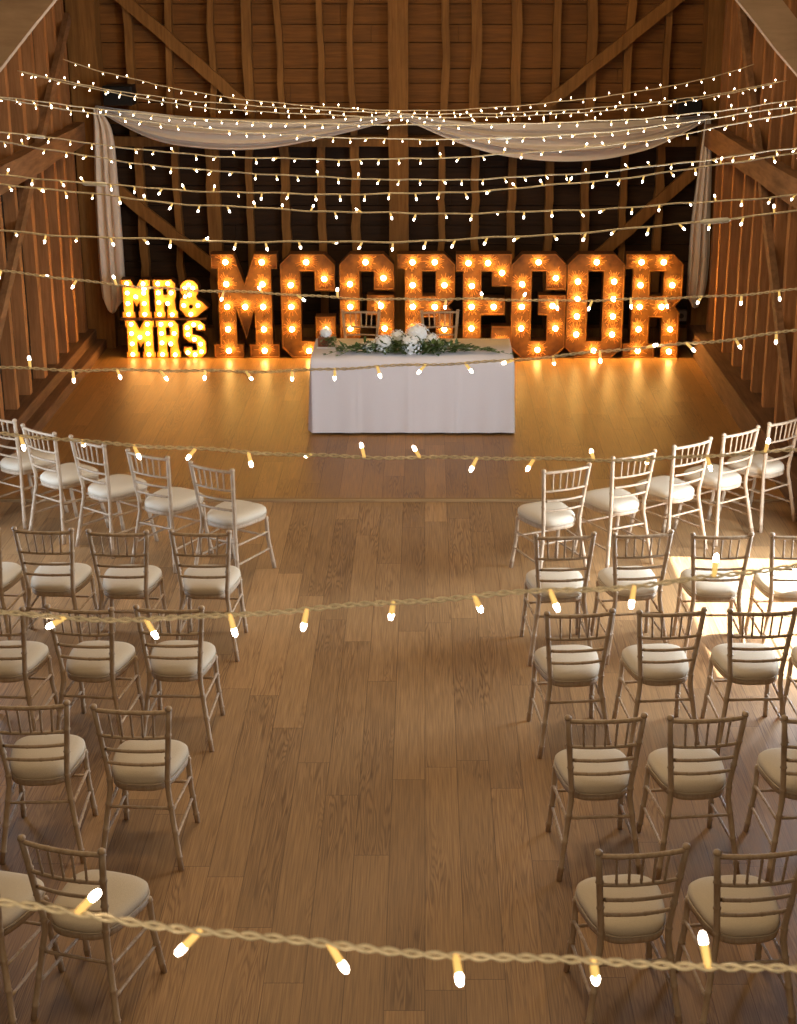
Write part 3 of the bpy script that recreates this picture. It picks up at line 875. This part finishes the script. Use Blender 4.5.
tail([(116, 706), (160, 700), (220, 692), (260, 689), (300, 687), (309, 690)], [(116, 711), (160, 712), (220, 710.5), (260, 709.5), (290, 706), (309, 700)], 116, 308, 2.2)

# black speakers in the top corners, small grey box by the last letter
def speaker(x0, y0, x1, y1, lab):
    a, b = on_plane_y(x0, y1, 18.1), on_plane_y(x1, y0, 18.1)
    r = empty('wall_speaker', ((a.x+b.x)/2, 18.1, a.z)); tag(r, lab, 'speaker', 'black speakers high in the corners')
    w, h = (b.x-a.x)/2, b.z-a.z
    bm = bmesh.new(); box(bm, -w, w, .012, .3, 0, h, bev=.01); obj('cabinet', bm, M['black'], r)
    bm = bmesh.new(); box(bm, -w*.93, w*.93, 0, .012, h*.06, h*.94, bev=.003); obj('grille', bm, M['black_grille'], r)
    bm = bmesh.new(); box(bm, -.03, .03, .3, .37, h*.3, h*.7, bev=.003); obj('bracket', bm, M['black'], r)
speaker(103, 86, 131, 106, 'black speaker box high on the back wall above the left drape end')
speaker(677, 100, 703, 115, 'black speaker box high on the back wall above the right drape end')
p = on_plane_y(681, 324, 18.3)
pg = empty('socket_box', (p.x+.02, 18.44, p.z)); tag(pg, 'small grey electrical box low beside the right drape tail', 'socket box')
bm = bmesh.new(); box(bm, -.07, .07, 0, .08, 0, .13, bev=.008); obj('housing', bm, M['grey'], pg)
bm = bmesh.new(); tube(bm, [(0, -.012, .065), (0, 0, .065)], .03, 14); obj('outlet', bm, M['black'], pg)

# ------------------------------------------------------------------ fairy lights
bm = bmesh.new()
tube(bm, [(0, 0, .002), (0, 0, -.004), (0, 0, -.024), (0, 0, -.026)], [.003, .0046, .0052, .0045], 8, 1)
tube(bm, [(0, 0, -.025), (0, 0, -.027), (0, 0, -.034), (0, 0, -.039), (0, 0, -.041)], [.0042, .0050, .0050, .0036, .0012], 8, 0)
bmesh.ops.recalc_face_normals(bm, faces=bm.faces)
FB = bpy.data.meshes.new('bulb'); bm.to_mesh(FB); bm.free(); FB.materials.append(M['fairy']); FB.materials.append(M['holder'])
for p_ in FB.polygons: p_.use_smooth = True

STR = [  # distance, points seen in the photograph (x, y), bulb spacing, offset, which
 (1.7*.86, [(0,905),(150,926),(300,941),(547,957),(797,974)], .134, 77, 'lowest and nearest string of fairy lights, crossing in front of the last row of chairs'),
 (2.6*.93, [(0,614),(75,618),(150,618),(250,612),(400,604),(500,595.3),(650,582),(797,565)], .130, 67, 'string of fairy lights crossing in front of the third row of chairs'),
 (3.8*.965, [(0,433),(150,446),(280,453.5),(400,457.5),(500,458.6),(650,458),(797,451.8)], .134, 24, 'string of fairy lights crossing at the front row of chairs below the table'),
 (4.7, [(0,366.6),(100,370),(250,371),(400,366),(547,357),(700,342),(797,330)], .13, 28, 'string of fairy lights crossing just in front of the white table'),
 (5.7, [(0,270.5),(100,283),(250,293),(400,299),(550,300),(700,297.5),(797,289)], .13, 42, 'string of fairy lights crossing the middle of the tall glowing letters'),
 (6.7, [(0,230.5),(100,237.4),(200,240.5),(300,242),(400,241.5),(480,238.5),(640,228),(797,210.4)], .13, 14, 'string of fairy lights just above the tops of the tall letters'),
 (7.9, [(0,183.5),(100,195),(200,205),(400,213.3),(520,212),(640,206.6),(797,194.9)], .13, 12, 'second string of fairy lights up above the tall letters'),
 (8.3, [(0,175.4),(200,191),(400,193.8),(520,188),(640,175.9),(797,152.7)], .128, 8, 'third string of fairy lights up above the tall letters, bending up at right'),
 (10.2, [(0,140.8),(100,158),(200,169.7),(400,179.7),(520,177),(640,167.7),(797,147.7)], .128, 6, 'string of fairy lights just below the swagged drape, lower of two'),
 (10.4, [(0,131.5),(200,155),(400,159),(520,153),(640,141),(797,112)], .128, 11, 'string of fairy lights grazing the lowest folds of the swags'),
 (12.5, [(0,99),(200,127.7),(400,139),(597,132.6),(797,106)], .13, 4, 'lower string of fairy lights crossing the swagged drape'),
 (12.8, [(0,96.5),(100,109),(200,119),(400,125),(597,121),(700,113),(797,100)], .13, 0, 'upper string of fairy lights crossing the swagged drape'),
 (15.2, [(20,72),(100,90),(200,107),(320,114.5),(400,117.5),(500,116.5),(600,111),(700,99),(785,81)], .128, 22, 'string of fairy lights skimming the top edge of the drape, lower of two'),
 (15.5, [(20,71),(100,88),(200,101.5),(400,113.5),(500,113),(600,107.5),(700,96.5),(790,80)], .128, 26, 'string of fairy lights skimming the top edge of the drape, upper of two'),
 (16.6, [(65,60),(100,71),(200,93),(300,105),(400,110.5),(480,108.5),(600,97),(700,80),(752,65)], .128, 66, 'topmost and farthest string of fairy lights against the upper boards'),
]
for si, (D, pts, sp, bx0, lab) in enumerate(STR):
    D = D*1.0*.98
    W = [on_plane_y(x, y, D) for x, y in pts]
    xs = [(p.x, p.z) for p in W]
    zl, zr = xs[0], xs[-1]
    # carry on to the walls beyond the frame with the same sag
    m0 = (xs[1][1]-xs[0][1])/(xs[1][0]-xs[0][0]); m1 = (xs[-1][1]-xs[-2][1])/(xs[-1][0]-xs[-2][0])
    xa, xb = XL+.1, XR-.1
    if D < 9.2: pass
    def zz(x, xs=xs, m0=m0, m1=m1):
        if x < xs[0][0]: dx = x-xs[0][0]; return xs[0][1]+m0*dx+.03*dx*dx
        if x > xs[-1][0]: dx = x-xs[-1][0]; return xs[-1][1]+m1*dx+.03*dx*dx
        return smooth_interp(xs, x)
    if si >= 12:
        xa, xb = max(xa, xs[0][0]-.02), min(xb, xs[-1][0]+.02)
    near = D < 6.0
    root = empty('string_lights', (0, D, zz(0))); tag(root, lab, 'fairy lights', 'strings of fairy lights slung across the barn')
    z0 = zz(0)
    rng = random.Random(si*13+5)
    wob = [rng.uniform(0, 6.28) for _ in range(4)]
    def pos(x):
        a = .0025*math.sin(x*9+wob[0])+.0018*math.sin(x*23+wob[1])
        return Vector((x, .004*math.sin(x*7+wob[2]), zz(x)-z0 + a))
    bm = bmesh.new()
    if near:
        vx0, vx1 = max(xa, xs[0][0]-.8), min(xb, xs[-1][0]+.8)
        step = .004
        n = int((vx1-vx0)/step)
        for h in (0, 1):
            P = []
            for k in range(n+1):
                x = vx0+(vx1-vx0)*k/n; a = 2*PI*x/.05+h*PI+1.2*math.sin(x*5+wob[3])
                P.append(pos(x)+Vector((0, math.cos(a), math.sin(a)))*.0029)
            tube(bm, P, .0022, 5)
        for (a_, b_) in ((xa, vx0), (vx1, xb)):
            if b_-a_ > .05:
                tube(bm, [pos(a_+(b_-a_)*k/30) for k in range(31)], .004, 5)
    else:
        n = int((xb-xa)/.04)
        tube(bm, [pos(xa+(xb-xa)*k/n) for k in range(n+1)], .0042 if D < 9 else .0046, 5)
    obj('wire', bm, M['wire'], root, True)
    # lamps
    Zd = lambda px: (on_plane_y(px, pts[len(pts)//2][1], D).x)
    x0 = Zd(bx0)
    lo = max(xa+.015, xs[0][0]-(.6 if si < 12 else 0)); hi = min(xb-.01, xs[-1][0]+(.6 if si < 12 else 0))
    k = math.ceil((lo-x0)/sp)
    while x0+k*sp < hi:
        x = x0+k*sp + rng.uniform(-.008, .008)
        o = bpy.data.objects.new('bulb', FB); C.objects.link(o); o.parent = root
        o.location = pos(x)
        up = rng.random() < .2
        tilt = rng.gauss(0, .38)
        o.scale = (.88, .88, .9)
        o.rotation_euler = (rng.gauss(0, .5), (PI if up else 0)+tilt, rng.uniform(0, 6.28) if D > 3 else 0)
        k += 1
# clear joining sleeves on some strings
    for (cs, cxp) in ((9, 37), (7, 95), (5, 714), (10, 503)):
        if cs == si:
            x = Zd(cxp); bm = bmesh.new(); d = (pos(x+.035)-pos(x-.035))
            tube(bm, [pos(x)-d*.9, pos(x)-d*.7, pos(x)+d*.7, pos(x)+d*.9], [.004, .011, .011, .004], 8)
            tag(obj('joining_sleeve', bm, M['sleeve'], root, True), 'pale clear joining sleeve')

# ------------------------------------------------------------------ lights
def area(name, loc, rot, sx, sy, power, col, spread=PI):
    l = bpy.data.lights.new(name, 'AREA'); l.shape = 'RECTANGLE'; l.size = sx; l.size_y = sy
    l.energy = power; l.color = col; l.spread = spread
    o = bpy.data.objects.new(name, l); C.objects.link(o); o.location = loc; o.rotation_euler = rot
    return o
# daylight through the side doorway on the right, facing -X
area('doorway_daylight', (XR+.25, 10.45, 1.3), (0, PI/2, 0), 2.4, 2.1, 380, (.66, .80, 1.0))
# warm fill added high behind the viewer, facing +Y; the wall has no window
area('added_rear_fill', (.3, YF+.1, 4.9), (math.radians(78), 0, 0), 3.5, 1.6, 150, (1.0, .86, .66))
area('added_left_doorway_fill', (XL-.25, 11.0, 1.15), (0, -PI/2, 0), 2.1, 1.9, 100, (.58, .74, 1.0))  # cool fill shining in through the added left doorway
# warm fill lights added under the ridge, without fixtures
for y, p_ in ((5.5, 62), (9.5, 100), (13.5, 88)):
    area('added_ridge_fill', (xm, y, 6.3), (0, 0, 0), 1.6, 1.6, p_, (1.0, .76, .46))
# warm fill added above the view to brighten the gable
area('added_gable_fill', (xm, 15.2, 4.8), (math.radians(72), 0, 0), 4.0, .4, 28, (1.0, .70, .36))
sun = bpy.data.lights.new('sun', 'SUN'); sun.energy = 36; sun.angle = math.radians(.6); sun.color = (.86, .92, 1)
so = bpy.data.objects.new('sun', sun); C.objects.link(so)
sd = Vector((-.66, .04, -1.0)).normalized()
so.rotation_euler = sd.to_track_quat('-Z', 'Y').to_euler(); so.location = (8, 10, 8)

w = bpy.data.worlds.new('world'); SC.world = w; w.use_nodes = True
bg = w.node_tree.nodes['Background']
sky = w.node_tree.nodes.new('ShaderNodeTexSky'); sky.sky_type = 'HOSEK_WILKIE'
w.node_tree.links.new(sky.outputs[0], bg.inputs[0]); bg.inputs[1].default_value = .6
